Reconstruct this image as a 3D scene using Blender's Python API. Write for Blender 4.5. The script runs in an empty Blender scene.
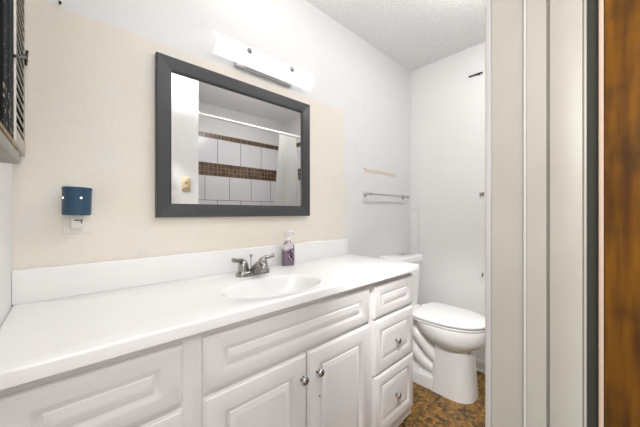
import bpy, bmesh, math, random
from mathutils import Vector, Matrix
random.seed(4)
C = bpy.context.scene.collection
SC = bpy.context.scene
PI = math.pi

# ------------------------------------------------------------------ camera, world, lights, exposure
CAM_H = 1.173
cam = bpy.data.cameras.new('camera')
cam.sensor_width = 36.0
cam.lens = 36.0 * 275.66 / 640.0
cam.shift_y = -1.0 / 640.0
cam.clip_start = 0.01
co = bpy.data.objects.new('camera', cam); C.objects.link(co)
co.location = (0, 0, CAM_H)
co.rotation_euler = (PI / 2, 0, -math.atan2(0.67906, 0.73408))
SC.camera = co

w = bpy.data.worlds.new('world'); SC.world = w; w.use_nodes = True
w.node_tree.nodes['Background'].inputs[0].default_value = (1.0, 0.985, 0.97, 1)
w.node_tree.nodes['Background'].inputs[1].default_value = 0.7

def area(name, loc, target, sx, sy, power, col):
    l = bpy.data.lights.new(name, 'AREA'); l.shape = 'RECTANGLE'; l.size = sx; l.size_y = sy
    l.energy = power; l.color = col
    o = bpy.data.objects.new(name, l); C.objects.link(o); o.location = loc
    d = Vector(target) - Vector(loc)
    o.rotation_euler = d.to_track_quat('-Z', 'Y').to_euler()
    return o
area('hall_fill', (0.05, -0.95, 2.15), (0.35, 1.0, 1.0), 0.9, 0.7, 3.8, (1.0, 0.99, 0.98))  # unseen fill light added behind the camera, shining through the doorway
area('doorway_fill', (-0.02, -0.10, 1.45), (1.5, 0.75, 0.9), 0.25, 0.25, 1.3, (1.0, 0.99, 0.985))  # added fill just above the camera, no source known there
area('ceiling_fill_area', (1.45, 0.15, 2.41), (1.45, 0.16, 0), 0.8, 0.16, 4.5, (1.0, 0.995, 0.99))  # unseen area light added below the ceiling for alcove and cabinet fronts
area('upward_fill', (0.50, 0.55, 1.99), (0.56, 0.52, 2.42), 0.25, 0.25, 4.0, (1.0, 0.995, 0.99))  # added fill pointing up, so the ceiling spreads soft light
gl_ = bpy.data.lights.new('ceiling_fill_point', 'POINT'); gl_.energy = 3.1; gl_.shadow_soft_size = 0.06; gl_.color = (1.0, 0.995, 0.99)  # point light added out of view to lift ceiling and right wall
go_ = bpy.data.objects.new('ceiling_fill_point', gl_); C.objects.link(go_); go_.location = (1.5, 0.41, 2.28)
sp_ = bpy.data.lights.new('toilet_fill_spot', 'SPOT'); sp_.energy = 44; sp_.spot_size = math.radians(62); sp_.spot_blend = 1.0; sp_.shadow_soft_size = 0.07  # added spot above the view, fills the toilet and lower drawers
so_ = bpy.data.objects.new('toilet_fill_spot', sp_); C.objects.link(so_); so_.location = (0.52, 0.20, 1.64)
so_.rotation_euler = (Vector((1.75, 0.75, 0.05)) - Vector(so_.location)).to_track_quat('-Z', 'Y').to_euler()

SC.view_settings.view_transform = 'Standard'
SC.view_settings.look = 'None'
SC.view_settings.gamma = 1.0
SC.view_settings.use_curve_mapping = False
SC.view_settings.exposure = 0.85
SC.cycles.use_denoising = True
SC.cycles.max_bounces = 12
SC.cycles.diffuse_bounces = 8

# ------------------------------------------------------------------ room numbers
YB = 1.25          # back wall
XR = 2.252         # right wall
XL = -0.118        # left wall
YF = 0.130         # front wall, bathroom face
YH = 0.027         # front wall, hall face
XJ = 0.480         # door jamb
XA = 0.807         # shower alcove return
YA = -0.72         # shower back wall
ZC = 2.423         # ceiling

# ------------------------------------------------------------------ materials
def mat(name, col, rough=0.5, metal=0.0, bump=None, vary=None, spec=None, trans=0.0, ior=None, emit=None, coat=0.0):
    """A node material; bump=(scale, strength) adds noise relief, vary=(scale, other colour, amount) a noise mottling."""
    m = bpy.data.materials.new(name); m.use_nodes = True
    nt = m.node_tree; b = nt.nodes['Principled BSDF']
    b.inputs['Base Color'].default_value = (*col, 1); b.inputs['Roughness'].default_value = rough
    b.inputs['Metallic'].default_value = metal; b.inputs['Transmission Weight'].default_value = trans
    b.inputs['Coat Weight'].default_value = coat
    if spec is not None: b.inputs['Specular IOR Level'].default_value = spec
    if ior: b.inputs['IOR'].default_value = ior
    if emit:
        b.inputs['Emission Color'].default_value = (*emit[0], 1); b.inputs['Emission Strength'].default_value = emit[1]
    tc = nt.nodes.new('ShaderNodeNewGeometry')
    if vary:
        n = nt.nodes.new('ShaderNodeTexNoise'); n.inputs['Scale'].default_value = vary[0]; n.inputs['Detail'].default_value = 5
        r = nt.nodes.new('ShaderNodeMapRange'); r.inputs[1].default_value = .35; r.inputs[2].default_value = .7; r.inputs[4].default_value = vary[2]
        x = nt.nodes.new('ShaderNodeMix'); x.data_type = 'RGBA'
        x.inputs[6].default_value = (*col, 1); x.inputs[7].default_value = (*vary[1], 1)
        nt.links.new(tc.outputs['Position'], n.inputs['Vector']); nt.links.new(n.outputs['Fac'], r.inputs[0])
        nt.links.new(r.outputs[0], x.inputs[0]); nt.links.new(x.outputs[2], b.inputs['Base Color'])
    if bump:
        n2 = nt.nodes.new('ShaderNodeTexNoise'); n2.inputs['Scale'].default_value = bump[0]; n2.inputs['Detail'].default_value = 3
        bp = nt.nodes.new('ShaderNodeBump'); bp.inputs['Strength'].default_value = bump[1]; bp.inputs['Distance'].default_value = 0.003
        nt.links.new(tc.outputs['Position'], n2.inputs['Vector']); nt.links.new(n2.outputs['Fac'], bp.inputs['Height'])
        nt.links.new(bp.outputs['Normal'], b.inputs['Normal'])
    return m

class NT:
    """Small helper that writes node graphs as expressions."""
    def __init__(s, m): s.t = m.node_tree
    def n(s, kind, **k):
        o = s.t.nodes.new(kind)
        for a, v in k.items(): setattr(o, a, v)
        return o
    def put(s, sock, v):
        if isinstance(v, bpy.types.NodeSocket): s.t.links.new(v, sock)
        else: sock.default_value = v
    def math(s, op, a, b=0.0, c=0.0):
        o = s.n('ShaderNodeMath', operation=op)
        s.put(o.inputs[0], a); s.put(o.inputs[1], b); s.put(o.inputs[2], c)
        return o.outputs[0]
    def mix(s, f, a, b):
        o = s.n('ShaderNodeMix', data_type='RGBA'); s.put(o.inputs[0], f)
        for i, v in ((6, a), (7, b)):
            s.put(o.inputs[i], v if isinstance(v, bpy.types.NodeSocket) else (*v, 1))
        return o.outputs[2]
    def step(s, x, e, soft):                      # 0 below e, 1 above
        o = s.n('ShaderNodeMapRange'); s.put(o.inputs[0], x); o.inputs[1].default_value = e - soft; o.inputs[2].default_value = e + soft
        return o.outputs[0]
    def band(s, x, lo, hi, soft):
        return s.math('MULTIPLY', s.step(x, lo, soft), s.math('SUBTRACT', 1.0, s.step(x, hi, soft)))
    def noise(s, v, scale, detail=4):
        o = s.n('ShaderNodeTexNoise'); o.inputs['Scale'].default_value = scale; o.inputs['Detail'].default_value = detail
        s.put(o.inputs['Vector'], v); return o.outputs['Fac']
    def rng(s, x, a, b, c=0.0, d=1.0):
        o = s.n('ShaderNodeMapRange'); s.put(o.inputs[0], x)
        for i, v in enumerate((a, b, c, d)): o.inputs[i + 1].default_value = v
        return o.outputs[0]
    def vec(s, x, y, z=0.0):
        o = s.n('ShaderNodeCombineXYZ'); s.put(o.inputs[0], x); s.put(o.inputs[1], y); s.put(o.inputs[2], z); return o.outputs[0]
    def bump(s, h, strength, dist=0.003):
        o = s.n('ShaderNodeBump'); o.inputs['Strength'].default_value = strength; o.inputs['Distance'].default_value = dist
        s.put(o.inputs['Height'], h); return o.outputs['Normal']

def base_graph(name, rough):
    m = bpy.data.materials.new(name); m.use_nodes = True
    g = NT(m); b = m.node_tree.nodes['Principled BSDF']; b.inputs['Roughness'].default_value = rough
    p = g.n('ShaderNodeNewGeometry').outputs['Position']
    sp = g.n('ShaderNodeSeparateXYZ'); g.put(sp.inputs[0], p)
    return m, g, b, p, sp.outputs

WHITE = (0.81, 0.805, 0.80)
BACKW = (0.765, 0.76, 0.755)
def back_wall_mat():
    m, g, b, p, (x, y, z) = base_graph('wall_paint_two_tone', 0.6)
    nz = g.noise(p, 9, 5)
    wob = g.math('MULTIPLY', g.math('SUBTRACT', nz, 0.5), 0.02)
    zz = g.math('ADD', z, wob); xx = g.math('ADD', x, wob)
    # the cream paint left where an older, wider mirror hung
    cream = g.math('MULTIPLY', g.band(zz, 0.5, 1.853, 0.006), g.math('SUBTRACT', 1.0, g.step(xx, 1.385, 0.008)))
    creamc = g.mix(g.rng(g.noise(p, 3.5, 4), .4, .62), (0.785, 0.73, 0.635), (0.785, 0.74, 0.675))
    patch = g.math('MULTIPLY', g.rng(g.noise(p, 5.0, 2), .60, .68), 0.55)
    creamc = g.mix(patch, creamc, (0.765, 0.74, 0.70))
    col = g.mix(cream, BACKW, creamc)
    # tan strip of bare wall left by a removed shelf above the towel bar
    strip = g.math('MULTIPLY', g.band(zz, 1.466, 1.492, 0.004), g.band(x, 1.60, 2.01, 0.008))
    col = g.mix(g.math('MULTIPLY', strip, 0.8), col, (0.66, 0.56, 0.44))
    sc = g.math('MULTIPLY', g.rng(g.noise(p, 14, 6), .60, .72), 0.12)
    col = g.mix(sc, col, (0.55, 0.50, 0.46))
    g.put(b.inputs['Base Color'], col)
    g.put(b.inputs['Normal'], g.bump(g.noise(p, 110, 3), 0.22))
    return m
def right_wall_mat():
    m, g, b, p, (x, y, z) = base_graph('wall_paint_white_marked', 0.55)
    wob = g.math('MULTIPLY', g.math('SUBTRACT', g.noise(p, 12, 4), 0.5), 0.012)
    yy = g.math('ADD', y, wob)
    line = g.math('MULTIPLY', g.band(yy, 1.168, 1.178, 0.004), g.math('SUBTRACT', 1.0, g.step(z, 1.205, 0.006)))
    line2 = g.math('MULTIPLY', g.band(z, 1.196, 1.206, 0.004), g.step(yy, 1.17, 0.004))
    mk = g.math('MULTIPLY', g.math('MAXIMUM', line, line2), 0.4)
    col = g.mix(mk, (0.84, 0.835, 0.825), (0.62, 0.53, 0.52))
    g.put(b.inputs['Base Color'], col)
    g.put(b.inputs['Normal'], g.bump(g.noise(p, 100, 3), 0.15))
    return m
def tile_mat(name, axis):
    m, g, b, p, (x, y, z) = base_graph(name, 0.25)
    a = x if axis == 'x' else y
    a0 = g.math('SUBTRACT', a, 1.316 - 2.92)
    def brick(vx, vz, bw, rh, mort, c1, c2, cm, off):
        o = g.n('ShaderNodeTexBrick', offset=off, squash=1.0)
        g.put(o.inputs['Vector'], g.vec(vx, vz)); o.inputs['Scale'].default_value = 1.0
        o.inputs['Brick Width'].default_value = bw; o.inputs['Row Height'].default_value = rh
        o.inputs['Mortar Size'].default_value = mort; o.inputs['Mortar Smooth'].default_value = 0.1
        for n_, c in (('Color1', c1), ('Color2', c2), ('Mortar', cm)): o.inputs[n_].default_value = (*c, 1)
        return o.outputs['Color'], o.outputs['Fac']
    T1, T2, GR = (0.62, 0.61, 0.63), (0.65, 0.64, 0.66), (0.13, 0.12, 0.115)
    up, fu = brick(a0, g.math('SUBTRACT', z, 1.746 - 0.290), 0.292, 0.290, 0.0035, T1, T2, GR, 0.5)
    lo, fl = brick(a0, g.math('SUBTRACT', z, 1.601 - 0.284 * 6 + 0.284), 0.292, 0.284, 0.0035, T1, T2, GR, 0.5)
    mc = g.mix(g.rng(g.noise(p, 24, 3), .35, .65), (0.16, 0.095, 0.05), (0.085, 0.058, 0.04))
    mo, fm = brick(g.math('ADD', a, 3.0), g.math('SUBTRACT', z, 1.601), 0.049, 0.0485, 0.0022, (0.5, 0.5, 0.5), (1.0, 1.0, 1.0), (2.4, 2.6, 3.0), 0.0)
    mm = g.n('ShaderNodeMix', data_type='RGBA', blend_type='MULTIPLY'); mm.inputs[0].default_value = 1.0
    g.put(mm.inputs[6], mc); g.put(mm.inputs[7], mo)
    mosaic = mm.outputs[2]
    isup = g.step(z, 1.70, 0.001)
    col = g.mix(isup, lo, up)
    ism = g.math('MAXIMUM', g.band(z, 1.601, 1.746, 0.0005), g.band(z, 2.032, 2.091, 0.0005))
    col = g.mix(ism, col, mosaic)
    paint = g.step(z, 2.091, 0.0005)
    col = g.mix(paint, col, (0.66, 0.65, 0.645))
    g.put(b.inputs['Base Color'], col)
    g.put(b.inputs['Roughness'], g.rng(paint, 0, 1, 0.22, 0.6))
    return m
def ceiling_mat():
    m, g, b, p, (x, y, z) = base_graph('ceiling_popcorn', 0.9)
    n = g.noise(p, 90, 4)
    g.put(b.inputs['Base Color'], g.mix(g.rng(n, .35, .6), (0.78, 0.77, 0.76), (0.90, 0.895, 0.89)))
    g.put(b.inputs['Normal'], g.bump(n, 0.9, 0.012))
    return m
def floor_mat():
    m, g, b, p, (x, y, z) = base_graph('floor_slate_vinyl', 0.38)
    n1 = g.noise(p, 11, 8); n2 = g.noise(p, 38, 8); n3 = g.noise(p, 20, 7)
    c = g.mix(g.rng(n1, .38, .62), (0.042, 0.024, 0.008), (0.25, 0.122, 0.020))
    c = g.mix(g.rng(n2, .48, .62), c, (0.36, 0.19, 0.040))
    c = g.mix(g.rng(n3, .56, .68), c, (0.022, 0.017, 0.008))
    vx = g.n('ShaderNodeTexBrick', offset=0.0); g.put(vx.inputs['Vector'], g.vec(g.math('ADD', x, 5.13), g.math('ADD', y, 5.02)))
    vx.inputs['Scale'].default_value = 1; vx.inputs['Brick Width'].default_value = 0.305; vx.inputs['Row Height'].default_value = 0.305
    vx.inputs['Mortar Size'].default_value = 0.0012
    c = g.mix(vx.outputs['Fac'], c, (0.05, 0.035, 0.02))
    g.put(b.inputs['Base Color'], c)
    g.put(b.inputs['Normal'], g.bump(n2, 0.3))
    return m
def wood_mat():
    m, g, b, p, (x, y, z) = base_graph('varnished_brown_wood', 0.3)
    v = g.vec(g.math('MULTIPLY', x, 30), g.math('MULTIPLY', y, 60), g.math('MULTIPLY', z, 6.0))
    n = g.noise(v, 1.6, 7); n2 = g.noise(p, 16, 5)
    c = g.mix(g.rng(n, .3, .7), (0.070, 0.024, 0.002), (0.19, 0.074, 0.003))
    c = g.mix(g.math('MULTIPLY', g.rng(n2, .50, .70), .8), c, (0.045, 0.021, 0.003))
    g.put(b.inputs['Base Color'], c); b.inputs['Specular IOR Level'].default_value = 0.25
    return m
def weathered_mat():
    m, g, b, p, (x, y, z) = base_graph('weathered_dark_paint', 0.9)
    b.inputs['Specular IOR Level'].default_value = 0.1
    n = g.noise(g.vec(g.math('MULTIPLY', x, 3), y, z), 90, 6)
    low = g.rng(z, 1.62, 1.34, 0.0, 0.13)      # more chips near the bottom, where it is worn
    f = g.rng(g.math('ADD', n, low), .70, .76)
    c = g.mix(f, (0.026, 0.030, 0.036), (0.50, 0.42, 0.28))
    g.put(b.inputs['Base Color'], c); return m
def warmer_mat():
    m, g, b, p, (x, y, z) = base_graph('blue_mesh_ceramic', 0.35)
    a = g.math('ADD', g.math('MULTIPLY', x, 1.0), 0)
    s1 = g.math('SINE', g.math('MULTIPLY', g.math('ADD', a, z), 1150.0))
    s2 = g.math('SINE', g.math('MULTIPLY', g.math('SUBTRACT', a, z), 1150.0))
    f = g.rng(g.math('MULTIPLY', s1, s2), -.3, .5)
    c = g.mix(f, (0.006, 0.028, 0.065), (0.028, 0.115, 0.205))
    g.put(b.inputs['Base Color'], c); g.put(b.inputs['Normal'], g.bump(f, 0.5, 0.001)); return m
def soap_label_mat():
    m, g, b, p, (x, y, z) = base_graph('soap_label_print', 0.4)
    n = g.noise(p, 75, 2)
    c = g.mix(g.rng(n, .46, .52), (0.50, 0.36, 0.50), (0.14, 0.035, 0.12))
    c = g.mix(g.rng(g.noise(p, 120, 2), .56, .60), c, (0.82, 0.78, 0.80))
    g.put(b.inputs['Base Color'], c); return m

M = dict(
    back=back_wall_mat(), right=right_wall_mat(), ceil=ceiling_mat(), floor=floor_mat(), wood=wood_mat(),
    tile=tile_mat('shower_tile', 'x'), tile_side=tile_mat('shower_tile_side', 'y'),
    white=mat('wall_paint_white', WHITE, 0.6, bump=(100, .2)),
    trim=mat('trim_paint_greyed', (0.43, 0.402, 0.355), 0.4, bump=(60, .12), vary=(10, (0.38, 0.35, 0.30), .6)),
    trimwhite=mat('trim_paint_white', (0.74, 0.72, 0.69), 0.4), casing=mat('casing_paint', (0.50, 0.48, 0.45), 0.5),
    gapshade=mat('gap_shade_grey', (0.055, 0.057, 0.048), 0.8, spec=0.2),
    palewood=mat('bare_pale_wood', (0.54, 0.41, 0.325), 0.7, bump=(90, .3), spec=0.2),
    cab=mat('vanity_white_thermofoil', (0.765, 0.745, 0.735), 0.35),
    cabdark=mat('cabinet_gap', (0.25, 0.23, 0.22), 0.7),
    marble=mat('cultured_marble_white', (0.86, 0.855, 0.85), 0.22, vary=(6, (0.845, 0.84, 0.83), .5)),
    chrome=mat('polished_chrome', (0.54, 0.535, 0.53), 0.13, 1.0),
    nickel=mat('brushed_nickel', (0.36, 0.345, 0.335), 0.2, 1.0),
    frame=mat('charcoal_mirror_frame', (0.055, 0.058, 0.062), 0.34, bump=(140, .1)),
    framelip=mat('mirror_frame_inner_lip', (0.02, 0.02, 0.02), 0.4),
    mirror=mat('mirror_silvering', (0.93, 0.93, 0.925), 0.0, 1.0),
    ceramic=mat('white_vitreous_china', (0.87, 0.865, 0.855), 0.12, coat=0.3),
    seat=mat('white_toilet_seat_plastic', (0.89, 0.885, 0.875), 0.2),
    glasslamp=mat('frosted_lit_glass', (0.30, 0.30, 0.32), 0.5, emit=((0.985, 0.98, 1.0), 0.58)),
    plate=mat('white_cover_plate', (0.78, 0.75, 0.69), 0.4),
    almond=mat('almond_cover_plate', (0.55, 0.45, 0.29), 0.85, spec=0.1),
    dark=mat('dark_socket', (0.05, 0.045, 0.04), 0.5),
    blackmetal=mat('black_iron', (0.03, 0.03, 0.033), 0.4, 0.6),
    louver=mat('weathered_white_slat', (0.52, 0.49, 0.43), 0.6, vary=(30, (0.36, 0.33, 0.28), .7)),
    weathered=weathered_mat(), chipwood=mat('bare_weathered_wood', (0.38, 0.29, 0.16), 0.6, vary=(40, (0.18, 0.11, 0.05), .8)),
    black=mat('cabinet_black_inside', (0.006, 0.006, 0.006), 1.0, spec=0.05),
    ledge=mat('greyed_ledge_paint', (0.34, 0.33, 0.30), 0.5, vary=(14, (0.22, 0.21, 0.18), .6)),
    warmer=warmer_mat(), bulbglow=mat('warm_glowing_bulb', (1, .9, .8), 0.5, emit=((1.0, 0.85, 0.70), 2.5)),
    wax=mat('white_wax_dish', (0.80, 0.79, 0.77), 0.3),
    soapclear=mat('clear_soap_bottle_plastic', (0.93, 0.90, 0.93), 0.08, trans=0.85, ior=1.35),
    soapliquid=mat('purple_liquid_soap', (0.17, 0.04, 0.155), 0.15),
    soaplabel=soap_label_mat(), soappump=mat('white_pump_plastic', (0.82, 0.80, 0.80), 0.35),
    curtain=mat('white_curtain_cloth', (0.88, 0.875, 0.865), 0.8, bump=(260, .2)),
    rod=mat('white_rod_enamel', (0.62, 0.615, 0.60), 0.4),
    caulk=mat('white_caulk', (0.72, 0.70, 0.68), 0.6),
)

# ------------------------------------------------------------------ mesh helpers (all in world coordinates; obj() re-bases to the thing's origin)
def B(): return bmesh.new()
def box(bm, x0, x1, y0, y1, z0, z1, bev=0.0, seg=2):
    x0, x1 = min(x0, x1), max(x0, x1); y0, y1 = min(y0, y1), max(y0, y1); z0, z1 = min(z0, z1), max(z0, z1)
    vs = [bm.verts.new(p) for p in ((x0, y0, z0), (x1, y0, z0), (x1, y1, z0), (x0, y1, z0), (x0, y0, z1), (x1, y0, z1), (x1, y1, z1), (x0, y1, z1))]
    fs = [bm.faces.new([vs[i] for i in q]) for q in ((3, 2, 1, 0), (4, 5, 6, 7), (0, 1, 5, 4), (1, 2, 6, 5), (2, 3, 7, 6), (3, 0, 4, 7))]
    if bev > 0:
        es = list({e for f in fs for e in f.edges})
        bmesh.ops.bevel(bm, geom=es, offset=bev, segments=seg, profile=0.5, affect='EDGES')
    return bm
def loft(bm, rings, cap0=True, cap1=True, closed=True):
    vr = [[bm.verts.new(p) for p in r] for r in rings]
    n = len(vr[0]); last = n if closed else n - 1
    for a, b in zip(vr, vr[1:]):
        for i in range(last):
            j = (i + 1) % n
            bm.faces.new((a[i], a[j], b[j], b[i]))
    if cap0: bm.faces.new(list(reversed(vr[0])))
    if cap1: bm.faces.new(vr[-1])
    return vr
def axes(d):
    d = Vector(d).normalized()
    u = d.orthogonal().normalized(); v = d.cross(u)
    return d, u, v
def lathe(bm, base, d, prof, n=24, cap0=True, cap1=True):
    """prof: (distance along d, radius) pairs."""
    d, u, v = axes(d); base = Vector(base)
    rings = [[base + d * t + (u * math.cos(2 * PI * i / n) + v * math.sin(2 * PI * i / n)) * max(r, 1e-4) for i in range(n)] for t, r in prof]
    loft(bm, rings, cap0, cap1); return bm
def tube(bm, pts, rad, n=12):
    pts = [Vector(p) for p in pts]
    if not hasattr(rad, '__len__'): rad = [rad] * len(pts)
    rings = []; up = None
    for i, p in enumerate(pts):
        t = (pts[min(i + 1, len(pts) - 1)] - pts[max(i - 1, 0)]).normalized()
        if up is None: up = t.orthogonal().normalized()
        up = (up - t * up.dot(t)).normalized(); v = t.cross(up)
        rings.append([p + (up * math.cos(2 * PI * k / n) + v * math.sin(2 * PI * k / n)) * rad[i] for k in range(n)])
    loft(bm, rings); return bm
def spline(pts, n=8):
    """Catmull-Rom through pts."""
    P = [Vector(p) for p in pts]; out = []
    for i in range(len(P) - 1):
        a, b, c, d = P[max(i - 1, 0)], P[i], P[i + 1], P[min(i + 2, len(P) - 1)]
        for k in range(n):
            t = k / n
            out.append(0.5 * ((2 * b) + (c - a) * t + (2 * a - 5 * b + 4 * c - d) * t * t + (3 * b - a - 3 * c + d) * t ** 3))
    out.append(P[-1]); return out

ORIG = {}
def obj(name, bm, m, parent=None, origin=None, smooth=True, ang=35):
    bmesh.ops.recalc_face_normals(bm, faces=bm.faces[:])
    if parent is not None: org = ORIG[parent.name]
    elif origin is not None: org = Vector(origin)
    else:
        xs = [v.co for v in bm.verts]
        org = Vector(((min(c.x for c in xs) + max(c.x for c in xs)) / 2, (min(c.y for c in xs) + max(c.y for c in xs)) / 2, min(c.z for c in xs)))
    bmesh.ops.translate(bm, verts=bm.verts[:], vec=-org)
    me = bpy.data.meshes.new(name); bm.to_mesh(me); bm.free()
    me.materials.append(M[m] if isinstance(m, str) else m)
    if smooth:
        me.shade_smooth(); me.set_sharp_from_angle(angle=math.radians(ang))
    o = bpy.data.objects.new(name, me); C.objects.link(o)
    if parent is not None: o.parent = parent
    else: o.location = org
    ORIG[o.name] = org
    return o
def thing(name, loc, label, cat, group=None):
    o = bpy.data.objects.new(name, None); C.objects.link(o); o.location = loc; o.empty_display_size = 0.05
    ORIG[o.name] = Vector(loc); return tag(o, label, cat, group)
def tag(o, label, cat, group=None, kind=None):
    o['label'] = label; o['category'] = cat
    if group: o['group'] = group
    if kind: o['kind'] = kind
    return o
def struct(name, bm, m, label, cat, smooth=False, ang=30):
    return tag(obj(name, bm, m, smooth=smooth, ang=ang), label, cat, kind='structure')

# ------------------------------------------------------------------ room shell
T = 0.10
struct('floor', box(B(), XL - T, XR + T, -1.8, YB + T, -0.05, 0), 'floor', 'mottled amber brown slate look vinyl floor', 'floor')
struct('ceiling', box(B(), XL - T, XR + T, YA - T, YB + T, ZC, ZC + 0.05), 'ceil', 'white popcorn textured ceiling', 'ceiling')
struct('wall_back', box(B(), XL - T, XR + T, YB, YB + T, 0, ZC), 'back', 'back wall behind vanity, grey white paint with a cream unpainted rectangle', 'wall')
struct('wall_right', box(B(), XR, XR + T, YF, YB, 0, ZC), 'right', 'plain white wall beyond the toilet with faint marks', 'wall')
struct('wall_left', box(B(), XL - T, XL, YH, YB, 0, ZC), 'white', 'white wall at the left end of the vanity', 'wall')
b = B(); box(b, XJ + 0.02, XA, YH, YF, 0, ZC); box(b, XL, XJ + 0.02, YH, YF, 2.06, ZC)
struct('wall_front', b, 'white', 'white wall with beige outlet, seen in the mirror beside the shower', 'wall')
b = B(); box(b, XA, XR, YA - T, YA, 0, ZC)
struct('wall_shower_back', b, 'tile', 'shower wall of large white tiles with two brown mosaic bands', 'wall')
b = B(); box(b, XR, XR + T, YA - T, YF, 0, ZC)
struct('wall_shower_right', b, 'tile_side', 'tiled end wall of the shower behind the curtain', 'wall')
b = B(); box(b, XA - T, XA, YA - T, YH, 0, ZC)
struct('wall_shower_left', b, 'tile_side', 'tiled end wall of the shower next to the outlet wall', 'wall')

# baseboards
b = B(); box(b, XR - 0.012, XR, YF, YB, 0, 0.085, 0.004); box(b, XR - 0.020, XR, YF, YB, 0, 0.022, 0.006)
struct('baseboard_right', b, 'trimwhite', 'low white baseboard along the wall beyond the toilet', 'baseboard', True)
b = B(); box(b, 1.42, XR - 0.012, YB - 0.012, YB, 0, 0.085, 0.004)
struct('baseboard_back', b, 'trimwhite', 'low white baseboard behind the toilet', 'baseboard', True)

# door frame on the right of the picture: jamb board, stop, casings, grey strip painted as the shade in the gap
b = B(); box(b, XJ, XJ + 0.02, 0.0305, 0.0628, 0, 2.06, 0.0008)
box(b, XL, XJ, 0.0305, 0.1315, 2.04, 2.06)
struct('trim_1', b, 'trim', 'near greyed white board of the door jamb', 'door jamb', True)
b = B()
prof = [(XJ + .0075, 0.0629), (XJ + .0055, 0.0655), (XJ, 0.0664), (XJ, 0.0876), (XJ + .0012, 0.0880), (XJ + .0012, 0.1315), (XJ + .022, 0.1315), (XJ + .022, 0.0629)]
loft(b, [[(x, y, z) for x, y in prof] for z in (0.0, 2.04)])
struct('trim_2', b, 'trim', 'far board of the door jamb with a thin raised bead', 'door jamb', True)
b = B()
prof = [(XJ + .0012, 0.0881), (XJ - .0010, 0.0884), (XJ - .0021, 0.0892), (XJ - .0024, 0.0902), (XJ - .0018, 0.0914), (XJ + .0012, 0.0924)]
loft(b, [[(x, y, z) for x, y in prof] for z in (0.0, 2.04)])  # bead coloured paler than the jamb to paint the edge highlight
struct('trim_6', b, 'casing', 'thin bead up the door jamb, paler to paint its edge highlight', 'door bead', True)
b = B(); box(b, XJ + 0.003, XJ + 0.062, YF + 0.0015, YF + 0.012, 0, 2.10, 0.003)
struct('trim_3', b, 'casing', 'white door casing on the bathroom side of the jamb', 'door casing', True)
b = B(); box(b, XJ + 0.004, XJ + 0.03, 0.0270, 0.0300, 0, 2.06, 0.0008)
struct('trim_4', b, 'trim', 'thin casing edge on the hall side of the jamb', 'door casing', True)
b = B(); box(b, XJ + 0.012, XJ + 0.035, 0.0165, 0.0268, 0, 2.06)  # dark strip put in for the shadow of the hinge gap
struct('gap_shade_strip', b, 'gapshade', 'dark grey strip painting the shade between jamb and open brown door', 'door gap shade')

d = thing('door_1', (XJ + 0.02, -0.3, 0.0), 'varnished brown wooden door standing open at the picture edge', 'door'); d['kind'] = 'structure'
obj('door_leaf', box(B(), XJ + 0.001, XJ + 0.037, -0.62, 0.0115, 0.012, 2.03, 0.002), 'wood', d)
e = obj('door_edge', box(B(), XJ + 0.0005, XJ + 0.0365, 0.0117, 0.0163, 0.012, 2.03, 0.0015), 'palewood', d)
e['label'] = 'pale bare wood edge of the door'

# ------------------------------------------------------------------ vanity cabinet
VX0, VX1 = XL + 0.002, 1.399
YFF = 0.773      # face frame front
YD = 0.755       # door and drawer fronts
def zz(z): return (z + 0.077) * 0.9615
def ss(x): return x * 0.9615
van = thing('vanity_cabinet', ((VX0 + VX1) / 2, 1.0, 0), 'long white vanity cabinet with raised panel doors and drawers', 'cabinet')
b = B()
box(b, VX0, VX0 + .016, YFF + 0.020, YB - 0.002, 0.072, 0.860); box(b, VX1 - .016, VX1, YFF + 0.020, YB - 0.002, 0.072, 0.860)
box(b, VX0 + .016, VX1 - .016, YFF + 0.020, YB - 0.002, 0.072, 0.088); box(b, VX0 + .016, VX1 - .016, YB - .010, YB - 0.002, 0.088, 0.860)
for x in (ss(.259), ss(1.064)): box(b, x - .008, x + .008, YFF + .020, YB - .010, .088, .76)
for x0, x1 in ((VX0, ss(-.104)), (ss(.230), ss(.288)), (ss(1.040), ss(1.088)), (ss(1.446), VX1)): box(b, x0, x1, YFF, YFF + 0.020, 0.072, 0.860, 0.001)
for z0, z1 in ((0.072, zz(.06)), (zz(.612), zz(.64)), (zz(.78), 0.860)): box(b, VX0, VX1, YFF + 0.0005, YFF + 0.020, z0, z1)
obj('cabinet_body', b, 'cab', van)
obj('toe_kick', box(B(), VX0, VX1 - 0.004, YFF + 0.045, YFF + 0.060, 0.0, 0.074), 'cab', van)

def raised_panel(x0, x1, z0, z1, margin=0.048, y=YD, th=0.018, mx=None):
    """A front with rounded outer edge, flat rails, a routed groove and a raised bevelled field."""
    bm = B()
    m_ = margin; mx = mx if mx else margin
    def ring(i, yy):
        k = i + (mx - m_) * min(1, max(0, (i - 0.010) / (m_ - 0.013)))      # wider stiles than rails
        return [(x0 + k, yy, z0 + i), (x1 - k, yy, z0 + i), (x1 - k, yy, z1 - i), (x0 + k, yy, z1 - i)]
    rings = [ring(0, y + th), ring(0, y + 0.008), ring(0.002, y + 0.0045), ring(0.0055, y + 0.0035), ring(0.0075, y + 0.001), ring(0.010, y),
ring(m_ - 0.003, y), ring(m_, y + 0.0008), ring(m_ + 0.010, y + 0.0068), ring(m_ + 0.0135, y + 0.0078), ring(m_ + 0.0145, y + 0.0078),
             ring(m_ + 0.0165, y + 0.0045), ring(m_ + 0.030, y + 0.0010), ring(m_ + 0.0325, y + 0.0003), ring(m_ + 0.0335, y + 0.0003)]
    loft(bm, rings); return bm
def knob(parent, x, z):
    k = lathe(B(), (x, YD, z), (0, -1, 0), [(0, .0085), (.002, .0085), (.003, .0055), (.011, .005), (.014, .0095), (.017, .0135), (.020, .0150), (.024, .0138), (.027, .009), (.0285, .003)], 24)
    o = obj('knob', k, 'chrome', parent, ang=60); o['label'] = 'round chrome knob'
G = 0.0
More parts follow.
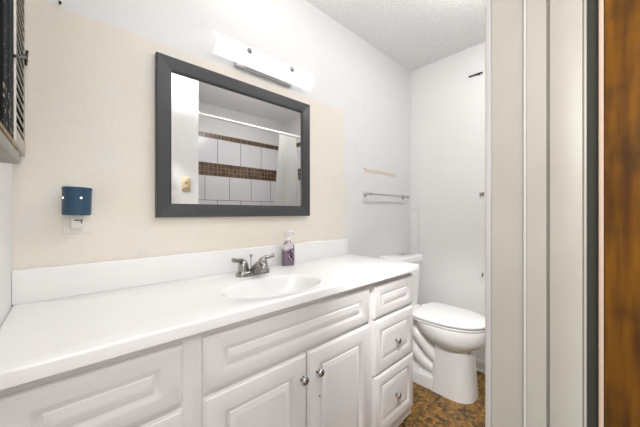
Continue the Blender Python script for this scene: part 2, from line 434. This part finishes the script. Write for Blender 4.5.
def dfront(name, x0, x1, z0, z1, margin, kn=None, mx=None):
    o = obj(name, raised_panel(ss(x0), ss(x1), zz(z0), zz(z1), margin, mx=mx), 'cab', van, ang=25)
    if kn: knob(o, *kn)
    return o
dfront('drawer_front', -.104, .232, .632, .790, .040, None, .052)
dfront('drawer_front', -.104, .232, .358, .620, .046, (ss(.064), zz(.483)))
dfront('drawer_front', -.104, .232, .050, .351, .048, (ss(.064), zz(.200)))
dfront('false_drawer_front', .284, 1.046, .632, .790, .041, None, .056)
dfront('door', .284, .6605, .050, .620, .060, (ss(.636), zz(.536)))
d2 = dfront('door', .6675, 1.046, .050, .620, .060, (ss(.714), zz(.534)))
h = lathe(B(), (ss(.724), YD + .0005, zz(.433)), (0, -1, 0), [(0, .0035), (.0012, .0035)], 10)
obj('screw_hole', h, 'dark', d2)
dfront('drawer_front', 1.083, 1.450, .632, .790, .040, None, .054)
dfront('drawer_front', 1.083, 1.450, .358, .620, .050, (ss(1.266), zz(.481)))
dfront('drawer_front', 1.083, 1.450, .050, .351, .050, (ss(1.266), zz(.199)))

# ------------------------------------------------------------------ countertop with integral oval basin
CX0, CX1, CY0, CY1 = XL + 0.0002, 1.407, 0.732, YB - 0.001
ZT, TH = 0.895, 0.034
SX, SY, SA, SB = 0.6006, 0.906, 0.205, 0.133
top = thing('countertop', ((CX0 + CX1) / 2, 1.0, ZT - TH), 'white one-piece countertop with oval basin and low backsplash', 'countertop')
b = B()
dirs = []
for i in range(160): dirs.append(2 * PI * i / 160)
for cx, cy in ((CX0, CY0), (CX1, CY0), (CX1, CY1), (CX0, CY1)): dirs.append(math.atan2(cy - SY, cx - SX) % (2 * PI))
dirs = sorted(set(round(a, 6) for a in dirs))
def rect_hit(a):
    dx, dy = math.cos(a), math.sin(a); t = 1e9
    if dx > 1e-9: t = min(t, (CX1 - SX) / dx)
    if dx < -1e-9: t = min(t, (CX0 - SX) / dx)
    if dy > 1e-9: t = min(t, (CY1 - SY) / dy)
    if dy < -1e-9: t = min(t, (CY0 - SY) / dy)
    return SX + dx * t, SY + dy * t
def rect_ring(ins, z):
    fx, fy = (CX1 - CX0 - 2 * ins) / (CX1 - CX0), (CY1 - CY0 - 2 * ins) / (CY1 - CY0)
    mx, my = (CX0 + CX1) / 2, (CY0 + CY1) / 2
    return [(mx + (p[0] - mx) * fx, my + (p[1] - my) * fy, z) for p in map(rect_hit, dirs)]
def ell(k, dz, dx=0, dy=0):
    out = []
    for a in dirs:
        ca, sa = math.cos(a), math.sin(a)
        r = 1 / math.sqrt((ca / SA) ** 2 + (sa / SB) ** 2)
        out.append((SX + dx + ca * r * k, SY + dy + sa * r * k, ZT + dz))
    return out
rings = [rect_ring(0.05, ZT - TH), rect_ring(0.002, ZT - TH), rect_ring(0, ZT - TH + .002), rect_ring(0, ZT - .008), rect_ring(.0012, ZT - .004), rect_ring(.004, ZT - .001), rect_ring(.008, ZT)]
rings += [ell(1.24, 0), ell(1.21, -.0012), ell(1.06, -.0016), ell(1.02, -.0026), ell(.985, -.007), ell(.955, -.018), ell(.91, -.042), ell(.83, -.072), ell(.70, -.098), ell(.52, -.113), ell(.30, -.120), ell(.11, -.123)]
loft(b, rings, False, True)
obj('worktop', b, 'marble', top, ang=40)
b = B(); lathe(b, (SX, SY, ZT - .1235), (0, 0, 1), [(0, .023), (.003, .023), (.0045, .019), (.002, .015), (.005, .013), (.0065, .004)], 24)
dr = obj('drain', b, 'chrome', top); dr['label'] = 'chrome drain stopper'
b = B(); box(b, CX0, 1.392, YB - 0.022, YB - 0.001, ZT - 0.001, 0.999, 0.004, 3)
obj('backsplash', b, 'marble', top)

# ------------------------------------------------------------------ faucet
FXc, FYc = 0.622, 1.116
fa = thing('faucet', (FXc, FYc, ZT), 'chrome two-handle centreset faucet behind the oval basin', 'faucet')
b = B()
def stad(hx, hy, z, n=32):
    pts = []
    for i in range(n):
        a = 2 * PI * i / n; c_, s_ = math.cos(a), math.sin(a)
        pts.append((FXc + (hx - hy) * (1 if c_ > 1e-6 else -1 if c_ < -1e-6 else 0) + hy * c_, FYc + hy * s_, z))
    return pts
loft(b, [stad(.081, .028, ZT - .002), stad(.081, .028, ZT + .012), stad(.079, .026, ZT + .018), stad(.072, .020, ZT + .022)])
obj('base', b, 'nickel', fa, ang=45)
for s in (-1, 1):
    cx = FXc + s * .048
    b = B(); lathe(b, (cx, FYc, ZT + .018), (0, 0, 1), [(0, .0245), (.012, .024), (.030, .0215), (.042, .0185), (.050, .012), (.053, .004)], 28)
    hp = obj('handle', b, 'nickel', fa, ang=50)
    b = B(); pts = spline([(cx, FYc, ZT + .062), (cx + s * .014, FYc - .003, ZT + .069), (cx + s * .034, FYc - .008, ZT + .071), (cx + s * .054, FYc - .012, ZT + .077)], 6)
    n_ = len(pts); tube(b, pts, [.0115 - .0055 * i / (n_ - 1) + (.003 if i > n_ * .75 else 0) for i in range(n_)], 14)
    obj('lever', b, 'nickel', hp, ang=60)
b = B()
sp = [(.000, .012, .0225), (-.028, .029, .0225), (-.052, .045, .0215), (-.072, .0525, .0195), (-.086, .0460, .0172), (-.092, .0340, .0150)]
pts = spline([(FXc, FYc + y, ZT + z) for y, z, r in sp], 5); n_ = len(pts)
rr_ = spline([(r, 0, 0) for y, z, r in sp], 5)
tube(b, pts, [v.x for v in rr_], 20)
lathe(b, (FXc, FYc - .0915, ZT + .034), (-.15, -.9, -.35), [(-.006, .0160), (.007, .0165), (.009, .0150), (.0085, .0120), (.006, .0115)], 20)
obj('spout', b, 'nickel', fa, ang=60)
b = B(); lathe(b, (FXc, FYc + .020, ZT + .018), (0, 0, 1), [(0, .0018), (.055, .0018), (.058, .0040), (.066, .0065), (.069, .0055), (.070, .002)], 14)
obj('lift_rod', b, 'nickel', fa, ang=50)

# ------------------------------------------------------------------ soap bottle
SBX, SBY = 0.861, 1.178
so = thing('soap_dispenser', (SBX, SBY, ZT), 'clear pump bottle of purple liquid soap by the backsplash', 'soap bottle')
def rrect(hx, hy, z, p=3.2, n=36, cx=SBX, cy=SBY):
    out = []
    for i in range(n):
        a = 2 * PI * i / n; c_, s_ = math.cos(a), math.sin(a)
        out.append((cx + hx * math.copysign(abs(c_) ** (2 / p), c_), cy + hy * math.copysign(abs(s_) ** (2 / p), s_), z))
    return out
b = B(); loft(b, [rrect(.031, .021, ZT + .0005), rrect(.033, .023, ZT + .004), rrect(.033, .023, ZT + .098), rrect(.031, .021, ZT + .108), rrect(.022, .016, ZT + .120, 2.4), rrect(.0135, .0125, ZT + .126, 2), rrect(.0135, .0125, ZT + .134, 2)])
bo = obj('bottle', b, 'soapclear', so, ang=45)
b = B(); loft(b, [rrect(.0302, .0202, ZT + .003), rrect(.0312, .0212, ZT + .006), rrect(.0312, .0212, ZT + .080), rrect(.0305, .0206, ZT + .0805)])
li = obj('liquid_soap', b, 'soapliquid', bo, ang=45)
b = B()
ring0 = rrect(.0334, .0234, ZT + .018); ring1 = rrect(.0334, .0234, ZT + .090)
keep = [i for i in range(36) if ring0[i][1] < SBY - .006 and ring0[i][0] > SBX - .018]
loft(b, [[ring0[i] for i in keep], [ring1[i] for i in keep]], False, False, False)
bmesh.ops.solidify(b, geom=b.faces[:], thickness=0.0006)
la = obj('front_label', b, 'soaplabel', bo, smooth=False); la['label'] = 'purple and white printed label'
b = B(); lathe(b, (SBX, SBY, ZT + .134), (0, 0, 1), [(0, .0150), (.014, .0150), (.016, .012), (.017, .0055), (.034, .005), (.036, .015), (.040, .0185), (.047, .0180), (.050, .010)], 24)
tube(b, spline([(SBX + .004, SBY - .002, ZT + .176), (SBX + .020, SBY - .012, ZT + .177), (SBX + .030, SBY - .018, ZT + .166)], 5), .0055, 10)
obj('pump', b, 'soappump', so, ang=50)

# ------------------------------------------------------------------ wall mirror
YM = 1.238
MX0, MX1, MZ0, MZ1 = 0.262, 1.054, 1.154, 1.803
FW = 0.054
mi = thing('wall_mirror', ((MX0 + MX1) / 2, YB, MZ0), 'rectangular wall mirror in a wide charcoal frame above the basin', 'mirror')
def frame_ring(ins, y): return [(MX0 + ins, y, MZ0 + ins), (MX1 - ins, y, MZ0 + ins), (MX1 - ins, y, MZ1 - ins), (MX0 + ins, y, MZ1 - ins)]
b = B()
rr = [frame_ring(0, YB - .001), frame_ring(0, YB - .024), frame_ring(.003, YB - .027), frame_ring(FW - .006, YB - .022), frame_ring(FW - .003, YB - .021), frame_ring(FW - .003, YB - .001)]
vr = loft(b, rr, False, False)
for i in range(4): b.faces.new((vr[-1][i], vr[-1][(i + 1) % 4], vr[0][(i + 1) % 4], vr[0][i]))
fr = obj('frame', b, 'frame', mi, smooth=False)
b = B()
rr = [frame_ring(FW - .0029, YB - .0205), frame_ring(FW + .001, YB - .020), frame_ring(FW + .001, YB - .0105), frame_ring(FW - .0029, YB - .0105)]
vr = loft(b, rr, False, False)
for i in range(4): b.faces.new((vr[-1][i], vr[-1][(i + 1) % 4], vr[0][(i + 1) % 4], vr[0][i]))
obj('inner_lip', b, 'framelip', fr, smooth=False)
obj('mirror_glass', box(B(), MX0 + FW - .0025, MX1 - FW + .0025, YM, YM + .003, MZ0 + FW - .0025, MZ1 - FW + .0025), 'mirror', mi, smooth=False)

# ------------------------------------------------------------------ vanity light
LX0, LX1, LZ0, LZ1 = 0.483, 1.048, 1.882, 1.980
lt = thing('vanity_light', ((LX0 + LX1) / 2, YB, LZ0 - .02), 'lit frosted glass vanity light bar with two screw caps above mirror', 'light fixture')
b = B(); box(b, .595, .925, YB - .024, YB - .001, 1.871, 1.975, .003)
pl = obj('back_plate', b, 'chrome', lt); pl['label'] = 'brushed metal back plate showing below the glass'
b = B()
prof = []
NA = 18
for i in range(NA + 1):
    t = i / NA; prof.append((YB - .030 - .042 * math.sin(PI * t) ** 0.8, LZ0 + (LZ1 - LZ0) * t))
inner = [(y + .005, z) for y, z in prof]
inner[0] = (prof[0][0] + .0045, prof[0][1] + .0005); inner[-1] = (prof[-1][0] + .0045, prof[-1][1] - .0005)
sec = prof + inner[::-1]
loft(b, [[(x, y, z) for y, z in sec] for x in (LX0, LX0 + (LX1 - LX0) * .33, LX0 + (LX1 - LX0) * .66, LX1)])
gl = obj('glass_shade', b, 'glasslamp', lt, ang=40); gl['label'] = 'curved frosted white glass, lit from behind'
for x in (.637, .886):
    b = B(); lathe(b, (x, YB - .0715, (LZ0 + LZ1) / 2 + .002), (0, -1, 0), [(0, .0115), (.003, .0130), (.008, .0118), (.012, .006), (.013, .001)], 18)
    sc_ = obj('screw_cap', b, 'nickel', lt, ang=60)
    b = B(); lathe(b, (x, YB - .028, (LZ0 + LZ1) / 2 + .002), (0, -1, 0), [(0, .003), (.043, .003)], 10)
    obj('stem', b, 'nickel', sc_)
for x in (.545, .765, .985):
    b = B(); lathe(b, (x, YB - .018, (LZ0 + LZ1) / 2), (0, -1, 0), [(0, .012), (.012, .012), (.016, .014), (.026, .018), (.036, .014), (.040, .004)], 16)
    obj('bulb', b, 'glasslamp', lt, ang=60)

# ------------------------------------------------------------------ outlet plate and wax warmer
op = thing('outlet_cover', (.031, YB, 1.103), 'white wall outlet plate holding the blue wax warmer', 'outlet')
obj('cover_plate', box(B(), -.006, .066, YB - .006, YB - .0005, 1.102, 1.216, .0025), 'plate', op)
obj('receptacle', box(B(), .014, .046, YB - .0085, YB - .005, 1.112, 1.140, .002), 'plate', op)
obj('receptacle', box(B(), .014, .046, YB - .0085, YB - .005, 1.160, 1.200, .002), 'plate', op)
WX, WY = .0295, YB - .056
wm = thing('wax_warmer', (WX, WY, 1.156), 'blue cylindrical plug-in wax warmer on the outlet left of mirror', 'wax warmer')
b = B()
lathe(b, (WX - .0015, WY, 1.164), (.02, 0, 1), [(0, .0330), (.004, .0365), (.080, .0370), (.0885, .0382), (.090, .036), (.086, .033)], 40)
wb = obj('warmer_body', b, 'warmer', wm, ang=40)
b = B(); lathe(b, (WX, WY, 1.246), (.02, 0, 1), [(0, .0325), (.008, .0345), (.0125, .0345), (.013, .033), (.009, .031), (.006, .002)], 40)
obj('wax_dish', b, 'wax', wm, ang=40)
box_ = B(); box(box_, .014, .046, YB - .048, YB - .0087, 1.122, 1.170, .003)
obj('plug', box_, 'plate', wm)
b = B(); box(b, .022, .042, YB - .050, YB - .0475, 1.146, 1.149); box(b, .039, .042, YB - .050, YB - .0475, 1.137, 1.149)
obj('switch_slot', b, 'dark', wm)
for dx in (.008, -.034):
    yy = WY - math.sqrt(.0371 ** 2 - (dx) ** 2)
    nrm = Vector((dx, yy - WY, 0))
    b = B(); lathe(b, (WX + dx, yy + .0005, 1.2195), nrm, [(-.004, .0026), (.0006, .0026), (.001, .0016)], 14)
    q = obj('light_hole', b, 'bulbglow', wb); q['label'] = 'small hole glowing with warm bulb light'

# ------------------------------------------------------------------ towel bar
tb = thing('towel_bar', (1.88, YB, 1.30), 'chrome towel bar on the back wall above the toilet', 'towel bar')
TBZ = 1.305
for x in (1.602, 2.115):
    b = B(); lathe(b, (x, YB - .0005, TBZ), (0, -1, 0), [(0, .021), (.004, .021), (.008, .017), (.012, .010), (.040, .009), (.046, .0125), (.058, .0125), (.064, .009), (.066, .002)], 20)
    obj('post', b, 'chrome', tb, ang=50)
obj('bar', tube(B(), [(1.602, YB - .052, TBZ), (2.115, YB - .052, TBZ)], .0075, 14), 'chrome', tb)
b = B(); lathe(b, (1.590, YB - .0003, 1.492), (0, -1, 0), [(0, .0045), (.003, .0045), (.006, .003), (.012, .0025)], 10)
tag(obj('wall_screw', b, 'nickel'), 'small screw left at the end of the tan bare strip', 'screw')
b = B(); lathe(b, (-.012, YB - .0003, 1.861), (0, -1, 0), [(0, .0025), (.008, .0025), (.009, .0045), (.011, .004)], 10)
tag(obj('nail', b, 'blackmetal'), 'dark nail head high on the cream wall beside louvered cabinet', 'nail')

# ------------------------------------------------------------------ fixtures on the right wall
st = thing('wall_rod', (XR, .71, 2.20), 'short black metal rod mounted high on the wall beyond toilet', 'rod')
obj('rod', tube(B(), [(XR - .010, .675, 2.199), (XR - .010, .766, 2.199)], .0052, 12), 'blackmetal', st)
b = B(); lathe(b, (XR - .0005, .700, 2.199), (-1, 0, 0), [(0, .008), (.003, .008), (.004, .004), (.006, .004)], 12)
obj('rod_clip', b, 'blackmetal', st)
hk = thing('wall_hook', (XR, .677, 1.31), 'small chrome bracket on the white wall beside door casing', 'hook')
obj('hook_plate', box(B(), XR - .006, XR - .0005, .664, .694, 1.296, 1.322, .003), 'nickel', hk)
b = B(); tube(b, spline([(XR - .005, .679, 1.309), (XR - .022, .679, 1.305), (XR - .028, .679, 1.314)], 5), .005, 10)
obj('hook_arm', b, 'nickel', hk)
b = B(); lathe(b, (XR - .0005, .675, .712), (-1, 0, 0), [(0, .005), (.004, .005), (.006, .003), (.016, .003)], 10); box(b, XR - .004, XR - .0005, .670, .680, .700, .730, .001)
tag(obj('wall_clip', b, 'nickel'), 'tiny metal clip low on the white wall above toilet lid', 'clip')

# ------------------------------------------------------------------ toilet
TX = 1.895
to = thing('toilet', (TX, .92, 0), 'white two-piece toilet with closed lid beside the vanity', 'toilet')
def egg(w_, yf, yb, z, n=48, pb=2.6, pf=2.0, cx=TX):
    """Horizontal outline: front half an ellipse, back half squarer; yf is the front tip, yb the back."""
    yc = yb - (yb - yf) * 0.44; out = []
    for i in range(n):
        a = 2 * PI * i / n; c_, s_ = math.cos(a), math.sin(a)
        p = pf if s_ < 0 else pb
        x = w_ * math.copysign(abs(c_) ** (2 / p), c_)
        y = (yc - yf if s_ < 0 else yb - yc) * math.copysign(abs(s_) ** (2 / p), s_)
        out.append((cx + x, yc + y, z))
    return out
b = B()
# bowl hull: nearly upright rim, rounding under to a shallow bottom that climbs towards the tank
loft(b, [egg(.100, .620, .78, .310), egg(.130, .598, .82, .318), egg(.157, .572, .865, .336), egg(.177, .551, .905, .360), egg(.187, .540, .935, .384), egg(.190, .536, .960, .415), egg(.189, .535, .98, .446), egg(.187, .537, .98, .4505), egg(.176, .547, .97, .4520)])
# front column, flaring to the floor
def col(w_, yf, yb, z): return egg(w_, yf, yb, z, 64, 6.0, 2.6)
loft(b, [col(.125, .600, .860, 0), col(.124, .601, .858, .012), col(.117, .607, .850, .10), col(.110, .613, .840, .20), col(.106, .618, .830, .325)])
# rear body under the tank, and the foot
loft(b, [egg(.062, .74, 1.14, .0, 40, 3, 3), egg(.060, .74, 1.15, .20, 40, 3, 3), egg(.075, .76, 1.19, .32, 40, 3, 3), egg(.120, .80, 1.22, .40, 40, 4, 3), egg(.150, .86, 1.232, .435, 40, 5, 3), egg(.150, .86, 1.232, .450, 40, 5, 3)])
loft(b, [egg(.122, .62, 1.160, 0, 48, 4.5, 2.4), egg(.120, .622, 1.158, .070, 48, 4.5, 2.4), egg(.117, .625, 1.155, .080, 48, 4.5, 2.4), egg(.108, .634, 1.146, .084, 48, 4.5, 2.4)])
# trapway relief on both sides: two ridges that sweep down from the tank towards the column
for s in (-1, 1):
    x = TX + s * .058
    tube(b, spline([(x, 1.12, .40), (x + s * .016, 1.02, .375), (x + s * .024, .95, .325), (x + s * .020, .89, .265), (x + s * .010, .84, .215), (x - s * .01, .78, .18)], 6), .040, 18)
    tube(b, spline([(x, 1.14, .30), (x + s * .014, 1.06, .285), (x + s * .020, .99, .225), (x + s * .014, .92, .160), (x, .84, .120)], 6), .038, 18)
obj('bowl', b, 'ceramic', to, ang=50)
# bolt caps
for s in (-1, 1):
    b = B(); lathe(b, (TX + s * .098, .93, .083), (0, 0, 1), [(0, .014), (.010, .013), (.016, .008), (.018, .002)], 16)
    obj('bolt_cap', b, 'seat', to, ang=60)
# seat ring, lid and hinges
def slab(y_f, y_b, w_, z0, z1, e=.006, pb=6.0):
    bm = B()
    loft(bm, [egg(w_ - e * .6, y_f + e * .6, y_b - e * .6, z0, 64, pb), egg(w_, y_f, y_b, z0 + e * .5, 64, pb), egg(w_, y_f, y_b, z1 - e, 64, pb), egg(w_ - e * .35, y_f + e * .35, y_b - e * .35, z1 - e * .3, 64, pb), egg(w_ - e * 1.4, y_f + e * 1.4, y_b - e * 1.4, z1, 64, pb)])
    return bm
obj('seat', slab(.535, .968, .187, .4555, .4672), 'seat', to, ang=50)
obj('lid', slab(.530, .975, .192, .4730, .4925, .007), 'seat', to, ang=50)
for s in (-1, 1):
    b = B(); box(b, TX + s * .072 - .020, TX + s * .072 + .020, .970, .998, .450, .486, .006, 3)
    obj('hinge', b, 'seat', to)
# tank, lid, button
def rr2(x0, x1, y0, y1, z, p=7, n=48):
    cx, cy, hx, hy = (x0 + x1) / 2, (y0 + y1) / 2, (x1 - x0) / 2, (y1 - y0) / 2; out = []
    for i in range(n):
        a = 2 * PI * (i + .5) / n; c_, s_ = math.cos(a), math.sin(a)
        out.append((cx + hx * math.copysign(abs(c_) ** (2 / p), c_), cy + hy * math.copysign(abs(s_) ** (2 / p), s_), z))
    return out
TC = TX + .018
b = B(); loft(b, [rr2(TC - .150, TC + .150, 1.075, 1.230, .450), rr2(TC - .160, TC + .160, 1.068, 1.232, .475), rr2(TC - .176, TC + .176, 1.052, 1.234, .786), rr2(TC - .176, TC + .176, 1.052, 1.234, .794)])
obj('tank', b, 'ceramic', to, ang=40)
b = B(); loft(b, [rr2(TC - .180, TC + .180, 1.044, 1.238, .795), rr2(TC - .188, TC + .188, 1.036, 1.240, .800), rr2(TC - .189, TC + .189, 1.035, 1.240, .834), rr2(TC - .185, TC + .185, 1.039, 1.237, .841), rr2(TC - .170, TC + .170, 1.054, 1.226, .844)])
obj('tank_lid', b, 'ceramic', to, ang=40)
b = B(); lathe(b, (TX + .045, 1.150, .8435), (0, 0, 1), [(0, .021), (.003, .021), (.005, .018), (.0055, .003)], 24)
bt = obj('flush_button', b, 'nickel', to); bt['label'] = 'round chrome flush button'

# ------------------------------------------------------------------ louvered cabinet on the left wall
XFc = -.085
lc = thing('louvered_cabinet', (XL, 1.0, 1.30), 'weathered dark framed louvered cabinet high on the left wall', 'wall cabinet')
ZB, ZTt = 1.345, 2.15
b = B(); box(b, XL + .0005, XFc - .0155, .62, 1.243, ZB, ZTt); box(b, XFc - .0155, XFc - .0080, .963, 1.222, ZB + .04, ZTt); box(b, XL + .0005, XFc - .001, .60, .788, ZB - .012, ZTt)
obj('cabinet_back', b, 'black', lc, smooth=False)
b = B(); prof = [(XFc - .0155, .7885), (XFc - .002, .7885), (XFc, .792), (XFc, .832), (XFc - .003, .836), (XFc + .002, .840), (XFc + .002, .850), (XFc - .003, .854), (XFc, .858), (XFc, .925), (XFc - .0145, .933)]
loft(b, [[(x, y, z) for x, y in prof] for z in (ZB - .012, ZTt)])
obj('stile', b, 'weathered', lc, smooth=False)
b = B(); box(b, XFc - .0145, XFc + .001, .9335, .962, ZB - .005, ZTt, .001)
q = obj('white_edge_strip', b, 'plate', lc); q['label'] = 'pale worn strip beside the slats'
b = B(); box(b, XFc - .0145, XFc - .0060, 1.2225, 1.243, ZB, ZTt, .001); box(b, XFc - .0145, XFc - .004, .9625, 1.2215, ZB, ZB + .040, .002)
obj('louver_frame', b, 'louver', lc)
z = ZB + .050
b = B()
while z < ZTt - .01:
    loft(b, [[(XFc - .0078, y, z + .002), (XFc - .0078, y, z + .0075), (XFc - .0048, y, z + .0062), (XFc - .0048, y, z)] for y in (.9625, 1.2215)])
    z += .0270
obj('louver_panel', b, 'louver', lc, smooth=False)
b = B(); box(b, XFc - .0155, XFc + .003, .70, .985, ZB - .022, ZB - .0125, .002)
obj('bottom_rail', b, 'chipwood', lc)
b = B(); box(b, XL + .0005, XFc + .001, .62, 1.03, ZB - .050, ZB - .0225, .004)
obj('ledge', b, 'ledge', lc)
b = B()
tube(b, [(XFc + .002, .915, 1.523), (XFc + .004, .99, 1.551), (XFc + .002, 1.10, 1.599), (XFc - .002, 1.20, 1.634)], .0032, 8)
tube(b, [(XFc - .0005, 1.197, 1.612), (XFc, 1.20, 1.634), (XFc + .002, 1.202, 1.658)], .0032, 8)
tube(b, [(XFc - .001, 1.17, 1.630), (XFc - .0005, 1.238, 1.640)], .0028, 8)
q = obj('latch_hook', b, 'blackmetal', lc); q['label'] = 'black iron hook latch across the slats'

# ------------------------------------------------------------------ what the mirror shows: rod, curtain, outlet
RY, RZ = .06, 2.012
sr = thing('shower_rod', ((XA + XR) / 2, RY, RZ), 'white shower curtain rod across the tiled alcove', 'shower rod')
obj('rod', tube(B(), [(XA + .002, RY, RZ), (XR - .002, RY, RZ)], .0115, 16), 'rod', sr)
for x, dd in ((XA + .0005, 1), (XR - .0005, -1)):
    obj('flange', lathe(B(), (x, RY, RZ), (dd, 0, 0), [(0, .032), (.008, .032), (.014, .024), (.030, .019)], 24), 'rod', sr, ang=50)
cu = thing('shower_curtain', (1.76, RY, .25), 'white cloth shower curtain gathered at the end of the rod', 'shower curtain')
b = B()
rows, cols = 26, 150
grid = []
for r in range(rows):
    t = r / (rows - 1); z = (RZ - .022) + (0.22 - RZ + .022) * t
    k = min(1, t * 2.6)
    xa = 1.648 - .055 * k; xb = 1.872 + .040 * k
    row = []
    for c in range(cols):
        u = c / (cols - 1)
        amp = .020 + .016 * k
        ph = 2 * PI * 8 * u + .5 * math.sin(5 * u + 1.3)
        row.append(b.verts.new((xa + (xb - xa) * u + .006 * math.sin(2 * ph + t), RY + amp * math.sin(ph + .25 * math.sin(3 * t)) * (.8 + .3 * math.sin(9 * u)), z)))
    grid.append(row)
for r in range(rows - 1):
    for c in range(cols - 1): b.faces.new((grid[r][c], grid[r][c + 1], grid[r + 1][c + 1], grid[r + 1][c]))
bmesh.ops.solidify(b, geom=b.faces[:], thickness=.0015)
obj('curtain_cloth', b, 'curtain', cu, ang=80)
for i in range(8):
    x = 1.655 + i * .030
    b = B()
    pts = [(x, RY + .019 * math.cos(2 * PI * k / 16), RZ - .004 + .021 * math.sin(2 * PI * k / 16)) for k in range(17)]
    tube(b, pts, .0018, 6); obj('ring', b, 'rod', cu)
ol = thing('wall_outlet', (.711, YF, 1.34), 'almond duplex outlet on the white wall, seen in the mirror', 'outlet')
obj('cover_plate', box(B(), .676, .746, YF + .0005, YF + .006, 1.340, 1.454, .0025), 'almond', ol)
for z in (1.3775, 1.4165):
    r_ = obj('receptacle', lathe(B(), (.711, YF + .0055, z), (0, 1, 0), [(0, .0165), (.002, .0165), (.003, .015)], 20), 'almond', ol)
    b = B()
    for dx in (-.0065, .0065): box(b, .711 + dx - .0016, .711 + dx + .0016, YF + .008, YF + .0092, z - .001, z + .008)
    lathe(b, (.711, YF + .008, z - .008), (0, 1, 0), [(0, .003), (.0012, .003)], 8)
    obj('slots', b, 'dark', r_)
